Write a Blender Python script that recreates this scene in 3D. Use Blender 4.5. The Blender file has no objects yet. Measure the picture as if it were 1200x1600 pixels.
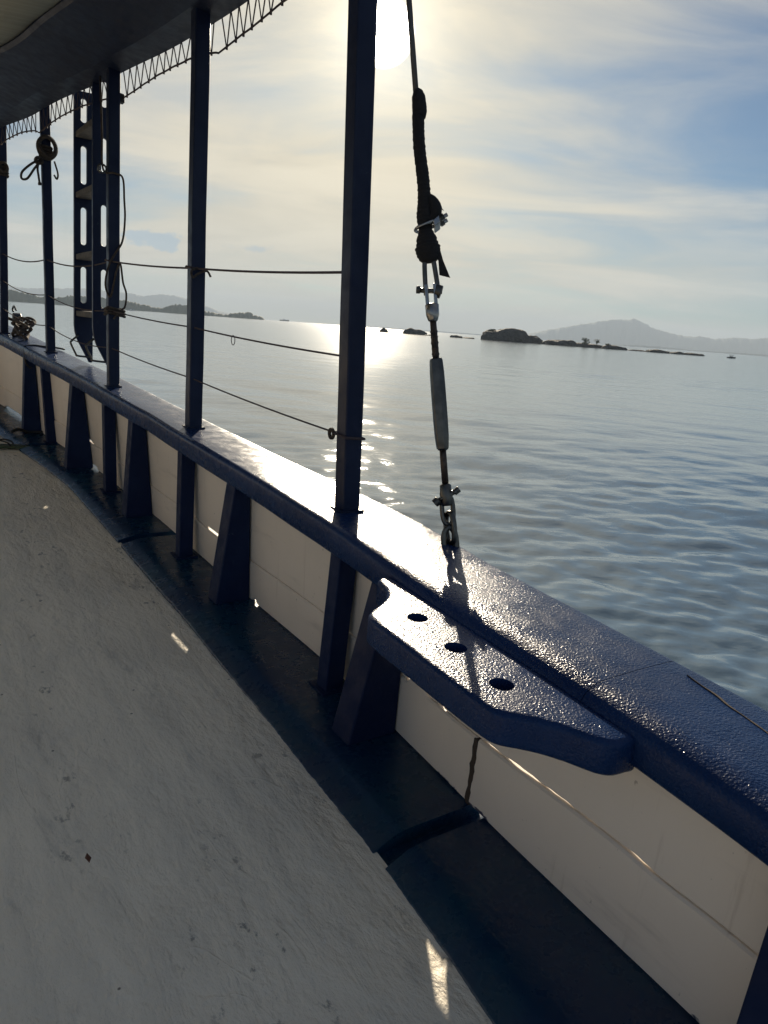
import bpy, bmesh, math, random
import numpy as np
from mathutils import Vector, Matrix

SC = bpy.context.scene
COL = SC.collection
rng = np.random.default_rng(7)
random.seed(7)
R = math.radians
SEA_Z = -0.9
SUN_EL, SUN_AZ = R(19.0), R(-2.45)          # azimuth measured from +Y towards +X

# ------------------------------------------------------------------ camera
PITCH, ROLL = R(14.0), R(4.22)
fw = Vector((0, math.cos(PITCH), -math.sin(PITCH)))
r0 = Vector((1, 0, 0)); u0 = r0.cross(fw)
rt = math.cos(ROLL) * r0 + math.sin(ROLL) * u0
up = -math.sin(ROLL) * r0 + math.cos(ROLL) * u0
cam_d = bpy.data.cameras.new('camera')
cam = bpy.data.objects.new('camera', cam_d); COL.objects.link(cam)
m = Matrix((rt, up, -fw)).transposed().to_4x4(); m.translation = (0, 0, 1.0)
cam.matrix_world = m
cam_d.sensor_fit = 'VERTICAL'; cam_d.sensor_height = 36; cam_d.sensor_width = 27
cam_d.lens = 36 * 1150 / 1600
cam_d.clip_start = 0.02; cam_d.clip_end = 60000
SC.camera = cam

# ------------------------------------------------------------------ node helpers
class NT:
    def __init__(s, tree): s.t = tree; s.n = tree.nodes; s.l = tree.links
    def add(s, typ, **kw):
        nd = s.n.new(typ)
        for k, v in kw.items(): setattr(nd, k, v)
        return nd
    def put(s, sock, v):
        if isinstance(v, bpy.types.NodeSocket): s.l.new(v, sock)
        else: sock.default_value = v
    def math(s, op, a, b=0.0, c=0.0, clamp=False):
        nd = s.add('ShaderNodeMath', operation=op, use_clamp=clamp)
        s.put(nd.inputs[0], a); s.put(nd.inputs[1], b); s.put(nd.inputs[2], c)
        return nd.outputs[0]
    def mix(s, f, a, b, blend='MIX'):
        nd = s.add('ShaderNodeMix', data_type='RGBA', blend_type=blend)
        s.put(nd.inputs[0], f); s.put(nd.inputs[6], a); s.put(nd.inputs[7], b)
        return nd.outputs[2]
    def step(s, v, lo, hi, a=0.0, b=1.0):
        nd = s.add('ShaderNodeMapRange', interpolation_type='SMOOTHSTEP')
        s.put(nd.inputs[0], v); s.put(nd.inputs[1], lo); s.put(nd.inputs[2], hi); s.put(nd.inputs[3], a); s.put(nd.inputs[4], b)
        return nd.outputs[0]
    def noise(s, vec, scale, detail=4.0, rough=0.55, dist=0.0, col=False):
        nd = s.add('ShaderNodeTexNoise')
        s.put(nd.inputs['Vector'], vec); s.put(nd.inputs['Scale'], scale)
        nd.inputs['Detail'].default_value = detail; nd.inputs['Roughness'].default_value = rough
        nd.inputs['Distortion'].default_value = dist
        return nd.outputs['Color' if col else 'Fac']
    def mapping(s, vec, rot=(0, 0, 0), scale=(1, 1, 1), loc=(0, 0, 0)):
        nd = s.add('ShaderNodeMapping')
        s.put(nd.inputs[0], vec); nd.inputs[1].default_value = loc
        nd.inputs[2].default_value = rot; nd.inputs[3].default_value = scale
        return nd.outputs[0]
    def vmath(s, op, a, b=None, scale=None):
        nd = s.add('ShaderNodeVectorMath', operation=op)
        s.put(nd.inputs[0], a)
        if b is not None: s.put(nd.inputs[1], b)
        if scale is not None: s.put(nd.inputs[3], scale)
        return nd

# ------------------------------------------------------------------ world: thin high cloud in front of a low sun
sun_dir = Vector((math.sin(SUN_AZ) * math.cos(SUN_EL), math.cos(SUN_AZ) * math.cos(SUN_EL), math.sin(SUN_EL)))
wd = bpy.data.worlds.new('World'); SC.world = wd; wd.use_nodes = True
w = NT(wd.node_tree); w.n.clear()
CL_ROT, CL_X, CL_Y, CL_X2 = -32, 1.7, 0.6, 5.2
sky = w.add('ShaderNodeTexSky', sky_type='NISHITA', sun_disc=False, sun_elevation=SUN_EL, sun_rotation=SUN_AZ,
            air_density=1.0, dust_density=0.4, ozone_density=2.0, altitude=0.0)
tc = w.add('ShaderNodeTexCoord'); D = tc.outputs['Generated']
sep = w.add('ShaderNodeSeparateXYZ'); w.l.new(D, sep.inputs[0])
dz = w.math('MAXIMUM', sep.outputs[2], 0.0)
dot = w.math('MAXIMUM', w.vmath('DOT_PRODUCT', D, tuple(sun_dir)).outputs['Value'], 0.0)
inv = w.math('DIVIDE', 1.0, w.math('ADD', dz, 0.16))
plane = w.vmath('SCALE', D, scale=inv).outputs[0]
pl1 = w.mapping(plane, rot=(0, 0, R(CL_ROT)), scale=(0.8, 1.5, 0.4), loc=(CL_X, CL_Y, 0))
pl2 = w.mapping(plane, rot=(0, 0, R(-20)), scale=(1.0, 1.6, 0.4), loc=(CL_X2, 1.7, 0))
n1 = w.noise(pl1, 1.25, 7, 0.60, 0.6)
n2 = w.noise(pl2, 0.55, 4, 0.5, 0.3)
near = w.math('POWER', dot, 7.0)
cover = w.math('ADD', w.math('MULTIPLY', n1, 0.62), w.math('MULTIPLY', n2, 0.80))
cover = w.math('ADD', cover, w.math('MULTIPLY', near, 0.36))
low = w.math('SUBTRACT', 1.0, w.math('MULTIPLY', dz, 3.2), clamp=True)
cover = w.math('ADD', cover, w.math('MULTIPLY', low, 0.10))
mask = w.step(cover, 0.68, 1.12, 0.04, 0.95)
glow = w.math('ADD', w.math('MULTIPLY', w.math('POWER', dot, 9.0), 0.07),
              w.math('MULTIPLY', w.math('POWER', dot, 70.0), 0.11))
glow = w.math('ADD', glow, w.math('MULTIPLY', w.math('POWER', dot, 500.0), 0.40))
cl_b = w.math('ADD', glow, 0.36)
cl_col = w.mix(w.math('POWER', dot, 6.0), (0.95, 0.99, 1.0, 1), (1.14, 1.0, 0.73, 1))
cl_b = w.math('MULTIPLY', cl_b, w.step(n1, 0.32, 0.68, 0.92, 1.10))
cloud = w.vmath('SCALE', cl_col, scale=cl_b).outputs[0]
skyb = w.vmath('SCALE', sky.outputs[0], scale=0.026).outputs[0]
skyt = w.vmath('MULTIPLY', skyb, (0.66, 1.00, 1.32)).outputs[0]
base = w.mix(mask, skyt, cloud)
# two low banks of distant cumulus, bluish in the haze
def bank(az, el, wa, we, lo, hi, seed):
    c = (math.sin(R(az)) * math.cos(R(el)), math.cos(R(az)) * math.cos(R(el)), math.sin(R(el)))
    off = w.vmath('SUBTRACT', D, c).outputs[0]
    sc = w.mapping(off, rot=(0, 0, R(az)), scale=(1 / R(wa), 0.0, 1 / R(we)))
    ln = w.vmath('LENGTH', sc).outputs['Value']
    nz = w.noise(w.mapping(D, scale=(1, 1, 1.6), loc=(seed, 0, 0)), 34.0, 6, 0.6)
    return w.step(w.math('ADD', w.math('SUBTRACT', 1.0, ln), w.math('MULTIPLY', w.math('SUBTRACT', nz, 0.5), 2.4)), lo, hi)
b1 = w.math('MULTIPLY', bank(-17.9, 4.9, 2.9, 0.95, 0.20, 0.55, 0.0), 0.85)
b2 = w.math('MULTIPLY', bank(-11.2, 4.9, 2.2, 0.55, 0.35, 0.85, 5.0), 0.6)
bk = w.math('MAXIMUM', b1, b2)
base = w.mix(bk, base, (0.25, 0.32, 0.37, 1))
core = w.step(dot, math.cos(R(2.1)), math.cos(R(0.4)), 0.0, 34.0)
corec = w.vmath('SCALE', (1.0, 0.93, 0.78), scale=core).outputs[0]
tot = w.vmath('ADD', base, corec).outputs[0]
bg = w.add('ShaderNodeBackground'); w.l.new(tot, bg.inputs[0]); bg.inputs[1].default_value = 1.0
wo = w.add('ShaderNodeOutputWorld'); w.l.new(bg.outputs[0], wo.inputs[0])

sl = bpy.data.lights.new('sun', 'SUN'); sl.energy = 5.0; sl.angle = R(0.6); sl.color = (1.0, 0.86, 0.66)
so = bpy.data.objects.new('sun', sl); COL.objects.link(so)
so.rotation_euler = (-sun_dir).to_track_quat('-Z', 'Y').to_euler(); so.location = (0, 5, 8)

SC.view_settings.view_transform = 'Standard'; SC.view_settings.look = 'None'
SC.view_settings.exposure = 0.78; SC.view_settings.gamma = 1.0; SC.view_settings.use_curve_mapping = False
SC.cycles.use_denoising = True
SC.cycles.max_bounces = 5; SC.cycles.diffuse_bounces = 4; SC.cycles.glossy_bounces = 3; SC.cycles.transparent_max_bounces = 4; SC.cycles.volume_bounces = 0
SC.cycles.sample_clamp_indirect = 6.0

# ------------------------------------------------------------------ boat frame: s forward along the side, n outboard, z up
AX = R(34.0)
ax_a = np.array([-math.sin(AX), math.cos(AX)]); ax_n = np.array([math.cos(AX), math.sin(AX)])
P0 = np.array([0.09, 1.60])
def W(s, n, z):
    p = P0 + ax_a * s + ax_n * n
    return (float(p[0]), float(p[1]), float(z))
def curve(pts, win=0.35):
    xs, ys = zip(*pts); g = np.arange(xs[0], xs[-1], 0.02); v = np.interp(g, xs, ys)
    k = int(win / 0.02) | 1; pad = np.pad(v, k // 2, mode='reflect', reflect_type='odd')
    v = np.convolve(pad, np.ones(k) / k, 'valid')
    return lambda s: float(np.interp(s, g, v))
zd = lambda s: 0.03 + (0.02 * s + 0.0075 * s * s if s > 0 else 0)                       # top of the waterway
zr = lambda s: 0.475 + (0.055 * s + 0.0045 * s * s if s > 0 else 0.035 * s)     # top of the cap rail
paint_n = curve([(-3.2, -.62), (-2, -.48), (-1.2, -.37), (-.66, -.290), (-.455, -.267), (-.25, -.252), (.08, -.243), (.49, -.238), (.79, -.233), (1.2, -.238), (1.8, -.243), (2.6, -.270), (2.98, -.318), (3.8, -.45), (7.2, -1.1)])
board_n = curve([(-3.2, -.24), (-2, -.12), (-.83, -.037), (-.33, -.018), (0, .01), (.44, .026), (.9, .010), (1.89, -.020), (2.84, -.087), (4.38, -.316), (7.2, -.86)])
rail_i = curve([(-3.2, -.27), (-2, -.17), (-.9, -.085), (-.65, -.068), (.13, -.047), (.31, -.05), (.73, -.053), (1.07, -.073), (1.4, -.09), (1.7, -.105), (2.2, -.14), (2.77, -.19), (3.2, -.24), (3.65, -.30), (4.2, -.37), (5, -.5), (7.2, -.94)])
rail_w = curve([(-3.2, .25), (-.8, .25), (-.3, .245), (.2, .262), (.6, .258), (.9, .235), (1.2, .222), (1.7, .203), (3, .19), (7.2, .18)])
roof_n = curve([(-3.2, .10), (.5, .10), (1.29, .087), (1.6, .068), (1.8, .05), (2.45, -.04), (2.92, -.13), (3.2, -.18), (3.6, -.225), (4.0, -.31), (5, -.5), (7.2, -.96)])
board_t = lambda s: rail_i(s) + 0.068
ROOF_Z = 2.0

# ------------------------------------------------------------------ object helpers
WL = {}
def reg(o, loc, parent=None):
    COL.objects.link(o); WL[o.name] = Vector(loc)
    if parent is not None:
        o.parent = parent; o.location = Vector(loc) - WL[parent.name]
    else: o.location = loc
    return o
def tag(o, label=None, cat=None, group=None, kind=None):
    if label: o['label'] = label
    if cat: o['category'] = cat
    if group: o['group'] = group
    if kind: o['kind'] = kind
    return o
def empty(name, loc, parent=None):
    o = bpy.data.objects.new(name, None); o.empty_display_size = 0.1
    return reg(o, loc, parent)
def obj(name, V, F, mat, parent=None, smooth=False, bevel=0.0, seg=2):
    V = np.asarray(V, float)
    org = np.array([V[:, 0].mean(), V[:, 1].mean(), V[:, 2].min()])
    me = bpy.data.meshes.new(name)
    me.from_pydata((V - org).tolist(), [], [list(map(int, f)) for f in F]); me.update()
    bm = bmesh.new(); bm.from_mesh(me); bmesh.ops.recalc_face_normals(bm, faces=bm.faces); bm.to_mesh(me); bm.free()
    if smooth: me.polygons.foreach_set('use_smooth', [True] * len(me.polygons))
    me.materials.append(mat)
    o = bpy.data.objects.new(name, me); reg(o, org, parent)
    if bevel:
        b = o.modifiers.new('bevel', 'BEVEL'); b.width = bevel; b.segments = seg; b.limit_method = 'ANGLE'; b.angle_limit = R(35)
        me.polygons.foreach_set('use_smooth', [True] * len(me.polygons))
        b.harden_normals = True
    return o
class MB:
    """collects shapes that belong to one part"""
    def __init__(s): s.V = []; s.F = []
    def add(s, V, F):
        k = len(s.V); s.V += [tuple(v) for v in V]; s.F += [tuple(i + k for i in f) for f in F]; return s
    def build(s, name, mat, parent=None, **kw): return obj(name, s.V, s.F, mat, parent, **kw)
HEX = [(0, 1, 2, 3), (4, 7, 6, 5), (0, 4, 5, 1), (1, 5, 6, 2), (2, 6, 7, 3), (3, 7, 4, 0)]
def hexa(b, t): return list(b) + list(t), HEX
def grid(rows, close=False):
    """rows: list of equally long point lists"""
    k = len(rows[0]); V = [p for r in rows for p in r]; F = []
    for i in range(len(rows) - 1):
        for j in range(k if close else k - 1):
            F.append((i * k + j, i * k + (j + 1) % k, (i + 1) * k + (j + 1) % k, (i + 1) * k + j))
    return V, F
def sweep(rings, cap=True):
    V, F = grid(rings, True); k = len(rings[0]); L = len(rings)
    if cap: F += [tuple(range(k)), tuple(range((L - 1) * k, L * k))]
    return V, F
def tube(path, rad, seg=8, cap=True):
    P = [Vector(p) for p in path]; n = len(P)
    rad = [rad] * n if np.isscalar(rad) else rad
    rings = []; ref = None
    for i in range(n):
        t = (P[min(i + 1, n - 1)] - P[max(i - 1, 0)]).normalized()
        if ref is None:
            ref = t.orthogonal().normalized()
        ref = (ref - t * ref.dot(t))
        ref = ref.normalized() if ref.length > 1e-6 else t.orthogonal().normalized()
        b = t.cross(ref)
        rings.append([tuple(P[i] + (ref * math.cos(2 * math.pi * k / seg) + b * math.sin(2 * math.pi * k / seg)) * rad[i]) for k in range(seg)])
    return sweep(rings, cap)
def smoothpath(pts, n=8):
    P = [np.array(p, float) for p in pts]; P = [2 * P[0] - P[1]] + P + [2 * P[-1] - P[-2]]; out = []
    for i in range(1, len(P) - 2):
        for k in range(n):
            t = k / n; a, b, c, d = P[i - 1:i + 3]
            out.append(0.5 * (2 * b + (c - a) * t + (2 * a - 5 * b + 4 * c - d) * t * t + (3 * b - a - 3 * c + d) * t ** 3))
    out.append(P[-2]); return out
def plate(outline, holes, thick, to3d, rnd=0.0, steps=4):
    """flat board with real holes; outline/holes 2-D loops, to3d(u, v, d)"""
    O = np.array(outline, float)
    area = 0.5 * np.sum(O[:, 0] * np.roll(O[:, 1], -1) - np.roll(O[:, 0], -1) * O[:, 1])
    if area < 0: O = O[::-1]
    def inset(d):
        e1 = O - np.roll(O, 1, 0); e2 = np.roll(O, -1, 0) - O
        n1_ = np.stack([-e1[:, 1], e1[:, 0]], 1); n1_ /= np.linalg.norm(n1_, axis=1)[:, None]
        n2_ = np.stack([-e2[:, 1], e2[:, 0]], 1); n2_ /= np.linalg.norm(n2_, axis=1)[:, None]
        q = n1_ + n2_; q /= np.linalg.norm(q, axis=1)[:, None]
        return O + q * d
    lv = []
    if rnd:
        for k in range(steps + 1):
            t = math.pi / 2 * k / steps; lv.append((rnd * (1 - math.sin(t)), rnd * (1 - math.cos(t))))
        lv += [(i, thick - d) for i, d in reversed(lv)]
    else: lv = [(0, 0), (0, thick)]
    bm = bmesh.new(); loops = []
    for ins, d in lv:
        Q = inset(ins) if ins else O
        loops.append([bm.verts.new(to3d(u, v, d)) for u, v in Q])
    for A, B in zip(loops[:-1], loops[1:]):
        for j in range(len(A)): bm.faces.new((A[j], A[(j + 1) % len(A)], B[(j + 1) % len(A)], B[j]))
    hl = []
    for h in holes:
        A = [bm.verts.new(to3d(u, v, 0)) for u, v in h]; B = [bm.verts.new(to3d(u, v, thick)) for u, v in h]
        for j in range(len(A)): bm.faces.new((A[j], A[(j + 1) % len(A)], B[(j + 1) % len(A)], B[j]))
        hl.append((A, B))
    for which, L in ((0, loops[0]), (1, loops[-1])):
        ed = []
        for lp in [L] + [h[which] for h in hl]:
            for j in range(len(lp)): ed.append(bm.edges.get((lp[j], lp[(j + 1) % len(lp)])))
        bmesh.ops.triangle_fill(bm, edges=ed, use_beauty=True)
    bm.verts.index_update()
    V = [tuple(v.co) for v in bm.verts]; F = [tuple(v.index for v in f.verts) for f in bm.faces]
    bm.free(); return V, F
def vnoise(x, seed=0):
    """smooth 1-D value noise"""
    r = np.random.default_rng(seed).uniform(-1, 1, 4096); x = np.asarray(x, float) + 1000.0
    i = np.floor(x).astype(int); f = x - i; f = f * f * (3 - 2 * f)
    return r[i % 4096] * (1 - f) + r[(i + 1) % 4096] * f

# ------------------------------------------------------------------ materials
def material(name):
    mt = bpy.data.materials.new(name); mt.use_nodes = True
    t = NT(mt.node_tree); bs = t.n['Principled BSDF']
    t.pos = t.add('ShaderNodeNewGeometry').outputs['Position']
    t.boat = t.mapping(t.pos, rot=(0, 0, -AX))            # y now runs along the boat
    return mt, t, bs
def bump(t, bs, h, strength, dist, prev=None):
    b = t.add('ShaderNodeBump'); t.put(b.inputs['Height'], h); b.inputs['Strength'].default_value = strength; b.inputs['Distance'].default_value = dist
    if prev is not None: t.l.new(prev, b.inputs['Normal'])
    t.l.new(b.outputs[0], bs.inputs['Normal']); return b.outputs[0]
def paint(name, col, col2, rough, peel, peel_scale, brush=0.3, chips=None, grit=None):
    mt, t, bs = material(name)
    a = t.noise(t.boat, 5.0, 5, 0.6)
    c = t.mix(t.step(a, 0.35, 0.7), col, col2)
    wearm = t.math('MULTIPLY', t.step(t.noise(t.boat, 38.0, 6, .72), .63, .69), t.step(t.noise(t.boat, 4.2, 3, .5), .50, .64))
    c = t.mix(t.math('MULTIPLY', wearm, .45), c, (.05, .075, .11, 1))
    if chips:
        ch = t.step(t.noise(t.boat, 26.0, 6, 0.7), 0.66, 0.70)
        c = t.mix(t.math('MULTIPLY', ch, 0.8), c, chips)
    t.put(bs.inputs['Base Color'], c)
    t.put(bs.inputs['Roughness'], t.step(t.noise(t.pos, 18.0, 4, 0.6), 0.3, 0.75, rough * 0.8, rough * 1.35))
    st = t.noise(t.mapping(t.boat, scale=(60, 6, 60)), 1.0, 3, 0.6)
    n_ = bump(t, bs, st, brush, 0.0015)
    n_ = bump(t, bs, t.noise(t.pos, 14.0, 3, 0.5), 0.35, 0.004, n_)
    pm = t.step(t.noise(t.boat, 7.0, 3, .55), .32, .62, .35, 1.0)
    if grit:
        pm = t.step(t.noise(t.boat, 7.0, 3, .55), .32, .62, .75, 1.0)                                   # gritty non-slip coat only on one stretch of the rail
        yy = t.add('ShaderNodeSeparateXYZ'); t.l.new(t.boat, yy.inputs[0])
        pm = t.math('MULTIPLY', pm, t.step(yy.outputs[1], grit[0] + 1.276, grit[1] + 1.276, 1.0, .18))
    bump(t, bs, t.math('MULTIPLY', t.noise(t.pos, peel_scale, 2, 0.5), pm), peel, 0.0025, n_)
    bs.inputs['IOR'].default_value = 1.45
    return mt
M = {}
M['navy'] = paint('navy_paint', (.003, .011, .046, 1), (.005, .017, .060, 1), .55, .25, 90)
M['post'] = paint('post_paint', (.003, .009, .034, 1), (.006, .014, .046, 1), .38, .15, 70)
M['rail'] = paint('rail_paint', (.006, .023, .080, 1), (.010, .033, .105, 1), .26, .72, 235, .22, grit=(.45, 1.2))
M['navy'].node_tree.nodes['Principled BSDF'].inputs['IOR'].default_value = 1.28
M['post'].node_tree.nodes['Principled BSDF'].inputs['IOR'].default_value = 1.33
M['rail'].node_tree.nodes['Principled BSDF'].inputs['IOR'].default_value = 1.27
M['water_way'] = paint('waterway_paint', (.004, .024, .066, 1), (.006, .040, .074, 1), .28, .35, 80, .4)
M['beam'] = paint('roof_beam_paint', (.005, .010, .030, 1), (.008, .014, .036, 1), .45, .2, 60)

# cream bulwark boards
mt, t, bs = material('cream_paint')
c = t.mix(t.step(t.noise(t.boat, 3.0, 4, 0.5), .3, .75), (.80, .71, .60, 1), (.71, .63, .53, 1))
spots = t.step(t.noise(t.pos, 55.0, 3, 0.6), .70, .76)
c = t.mix(t.math('MULTIPLY', spots, .5), c, (.16, .12, .10, 1))
smear = t.step(t.noise(t.mapping(t.boat, scale=(8, 2.0, 14)), 1.0, 5, .65), .56, .74)
c = t.mix(t.math('MULTIPLY', smear, .36), c, (.36, .31, .26, 1))
runs = t.step(t.noise(t.mapping(t.boat, scale=(40, 40, 2.2)), 1.0, 4, .6), .60, .74)
c = t.mix(t.math('MULTIPLY', runs, .22), c, (.32, .22, .14, 1))
zz_ = t.add('ShaderNodeSeparateXYZ'); t.l.new(t.boat, zz_.inputs[0])
lim = t.math('ADD', .0335, t.math('MULTIPLY', t.math('SUBTRACT', t.noise(t.mapping(t.boat, scale=(3, 7, 14)), 1.0, 5, .6), .56), .10))
c = t.mix(t.math('MULTIPLY', t.step(t.math('SUBTRACT', lim, zz_.outputs[2]), -.0015, .0015), .95), c, (.012, .032, .085, 1))
t.put(bs.inputs['Base Color'], c); bs.inputs['Roughness'].default_value = .42
n_ = bump(t, bs, t.noise(t.mapping(t.boat, scale=(30, 3, 30)), 1.0, 4, .6), .25, .002)
bump(t, bs, t.noise(t.pos, 120.0, 2, .5), .15, .001, n_)
M['cream'] = mt

# grey deck paint over trowelled cloth
mt, t, bs = material('grey_deck_paint')
big = t.noise(t.boat, 1.6, 4, .5)
c = t.mix(t.step(big, .3, .72), (.88, .795, .64, 1), (.77, .70, .575, 1))
wr = t.step(t.noise(t.mapping(t.boat, scale=(7, 2.2, 7)), 1.0, 7, .66, .7), .57, .70)
c = t.mix(t.math('MULTIPLY', wr, .42), c, (.30, .29, .27, 1))
worn = t.math('MULTIPLY', t.step(t.noise(t.mapping(t.boat, scale=(30, 17, 30)), 1.0, 6, .66), .585, .66), t.step(t.noise(t.mapping(t.boat, scale=(5, 1.6, 5)), 1.0, 3, .5), .50, .62))
c = t.mix(t.math('MULTIPLY', worn, .70), c, (.14, .135, .125, 1))
vo = t.add('ShaderNodeTexVoronoi'); t.put(vo.inputs['Vector'], t.boat); vo.inputs['Scale'].default_value = 14.0
dots = t.math('MULTIPLY', t.step(vo.outputs['Distance'], .035, .06, 1.0, 0.0), t.step(t.noise(t.pos, 4.0, 2, .5), .45, .55))
c = t.mix(t.math('MULTIPLY', dots, .85), c, (.05, .042, .038, 1))
fl2 = t.noise(t.mapping(t.boat, rot=(0, 0, R(9)), scale=(16, 3.2, 16)), 1.0, 6, .58, .5)
c = t.mix(t.step(fl2, .40, .66, 0.0, .20), c, (.40, .385, .35, 1))
scr = t.math('MULTIPLY', t.step(t.math('ABSOLUTE', t.math('SUBTRACT', t.noise(t.mapping(t.boat, rot=(0, 0, R(-14)), scale=(9, 1.0, 9)), 1.0, 2, .5, .3), .5)), 0.0, .006, 1.0, 0.0), t.step(t.noise(t.boat, 5.0, 3, .6), .56, .62))
c = t.mix(t.math('MULTIPLY', scr, .5), c, (.88, .84, .76, 1))
t.put(bs.inputs['Base Color'], c)
t.put(bs.inputs['Roughness'], t.step(big, .3, .7, .5, .68))
lump = t.noise(t.mapping(t.boat, scale=(5.5, 3.0, 5)), 1.0, 4, .5, .4)
n_ = bump(t, bs, lump, 1.0, .026)
flow = t.noise(t.mapping(t.boat, rot=(0, 0, R(9)), scale=(16, 3.2, 16)), 1.0, 6, .58, .5)
n_ = bump(t, bs, flow, 1.0, .010, n_)
edge_ = t.math('ABSOLUTE', t.math('SUBTRACT', t.noise(t.mapping(t.boat, scale=(6.5, 1.6, 6), loc=(3, 1, 0)), 1.0, 3, .5, .8), .5))
n_ = bump(t, bs, t.math('MULTIPLY', t.step(edge_, 0.0, .012, 1.0, 0.0), t.step(t.noise(t.boat, 3.4, 3, .5), .50, .58)), .5, .0022, n_)
pit = t.math('MULTIPLY', worn, -1.0)
n_ = bump(t, bs, pit, .5, .002, n_)
n_ = bump(t, bs, t.noise(t.mapping(t.boat, scale=(1, .6, 1)), 58.0, 5, .62), 1.0, .0065, n_)
bump(t, bs, t.noise(t.pos, 260.0, 2, .6), .35, .0009, n_)
M['deck'] = mt

def plain(name, col, rough, metal=0.0, bsc=0, bst=.3, bd=.002, col2=None, csc=20):
    mt, t, bs = material(name)
    if col2: t.put(bs.inputs['Base Color'], t.mix(t.step(t.noise(t.pos, csc, 5, .6), .35, .68), col, col2))
    else: bs.inputs['Base Color'].default_value = col
    bs.inputs['Roughness'].default_value = rough; bs.inputs['Metallic'].default_value = metal
    if bsc: bump(t, bs, t.noise(t.pos, bsc, 4, .6), bst, bd)
    return mt
M['steel'] = plain('galvanised_steel', (.12, .115, .105, 1), .34, 1.0, 140, .15, .001, (.08, .077, .072, 1), 40)
M['bright_steel'] = plain('stainless_steel', (.32, .31, .30, 1), .26, 1.0, 90, .1, .001, (.25, .24, .23, 1), 40)
M['rust_rod'] = plain('stained_rod', (.075, .058, .048, 1), .45, .7, 200, .3, .001, (.045, .034, .028, 1), 90)
M['wire'] = plain('wire_rope', (.10, .095, .09, 1), .5, .6, 500, .6, .001)
M['tape'] = plain('black_cloth_tape', (.012, .011, .012, 1), .9, 0, 220, .8, .003)
M['rope'] = plain('dark_rope', (.035, .026, .022, 1), .9, 0, 350, .8, .002, (.07, .055, .043, 1), 60)
M['line'] = plain('guard_line', (.05, .035, .04, 1), .8, 0, 400, .6, .001)
M['canvas'] = None
mt, t, bs = material('awning_canvas')
seam = t.noise(t.mapping(t.boat, scale=(3, 40, 3)), 1.0, 3, .55)
t.put(bs.inputs['Base Color'], t.mix(t.step(seam, .3, .7), (.27, .265, .21, 1), (.34, .33, .26, 1)))
bs.inputs['Roughness'].default_value = .8
bump(t, bs, seam, .6, .01)
M['canvas'] = mt
M['wood_rung'] = plain('worn_rung_wood', (.05, .047, .045, 1), .7, 0, 60, .5, .003, (.10, .09, .08, 1), 30)
M['sandal'] = plain('green_rubber', (.035, .055, .022, 1), .6, 0, 60, .2, .001)
M['strap'] = plain('black_rubber', (.012, .012, .012, 1), .5)
M['hole'] = plain('raw_timber', (.05, .035, .025, 1), .9, 0, 80, .5, .002)
M['leaf'] = plain('dry_leaf', (.10, .035, .018, 1), .8)
M['hull'] = paint('hull_paint', (.55, .53, .50, 1), (.48, .47, .45, 1), .35, .2, 40)

# sea water
mt, t, bs = material('sea_water')
bs.inputs['Base Color'].default_value = (.100, .150, .195, 1)
bs.inputs['Roughness'].default_value = .05; bs.inputs['IOR'].default_value = 1.45
v1 = t.mapping(t.pos, rot=(0, 0, R(12)), scale=(.55, 1.0, 1))
v2 = t.mapping(t.pos, rot=(0, 0, R(-25)), scale=(.7, 1.0, 1))
n_ = bump(t, bs, t.noise(v1, .9, 3, .55, .3), .14, .10)
n_ = bump(t, bs, t.noise(v2, 3.6, 3, .55, .3), .30, .030, n_)
bump(t, bs, t.noise(v1, 13.0, 2, .5, .2), .22, .008, n_)
dist = t.vmath('LENGTH', t.vmath('MULTIPLY', t.pos, (1, 1, 0)).outputs[0]).outputs['Value']
t.put(bs.inputs['Roughness'], t.step(dist, 4.0, 60.0, .050, .105))     # ripples too far off to resolve
M['sea'] = mt
mt, t, bs = material('wet_granite')
wet = t.step(t.add('ShaderNodeSeparateXYZ').outputs[2], 0, 1)
c = t.mix(t.step(t.noise(t.pos, .5, 6, .6), .3, .7), (.055, .05, .045, 1), (.11, .10, .088, 1))
c = t.mix(t.step(t.noise(t.pos, 1.4, 4, .6), .55, .68), c, (.05, .065, .03, 1))
t.put(bs.inputs['Base Color'], c); bs.inputs['Roughness'].default_value = .8
bump(t, bs, t.noise(t.pos, .9, 7, .6), 1.0, 1.2)
M['rock'] = mt
M['forest'] = plain('forest_slope', (.035, .060, .022, 1), .9, 0, .08, .5, 4, (.055, .075, .03, 1), .05)
M['foliage'] = plain('coast_foliage', (.045, .075, .025, 1), .7, 0, 0, .3, .1, (.08, .10, .035, 1), 1.5)
M['bark'] = plain('bark', (.09, .07, .05, 1), .9)
M['mount'] = plain('far_mountain_slope', (.05, .065, .04, 1), .9, 0, .01, .3, 8, (.07, .08, .05, 1), .004)
M['white'] = plain('white_boat_paint', (.7, .7, .68, 1), .4)
M['dark'] = plain('dark_boat_paint', (.04, .045, .05, 1), .5)

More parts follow.
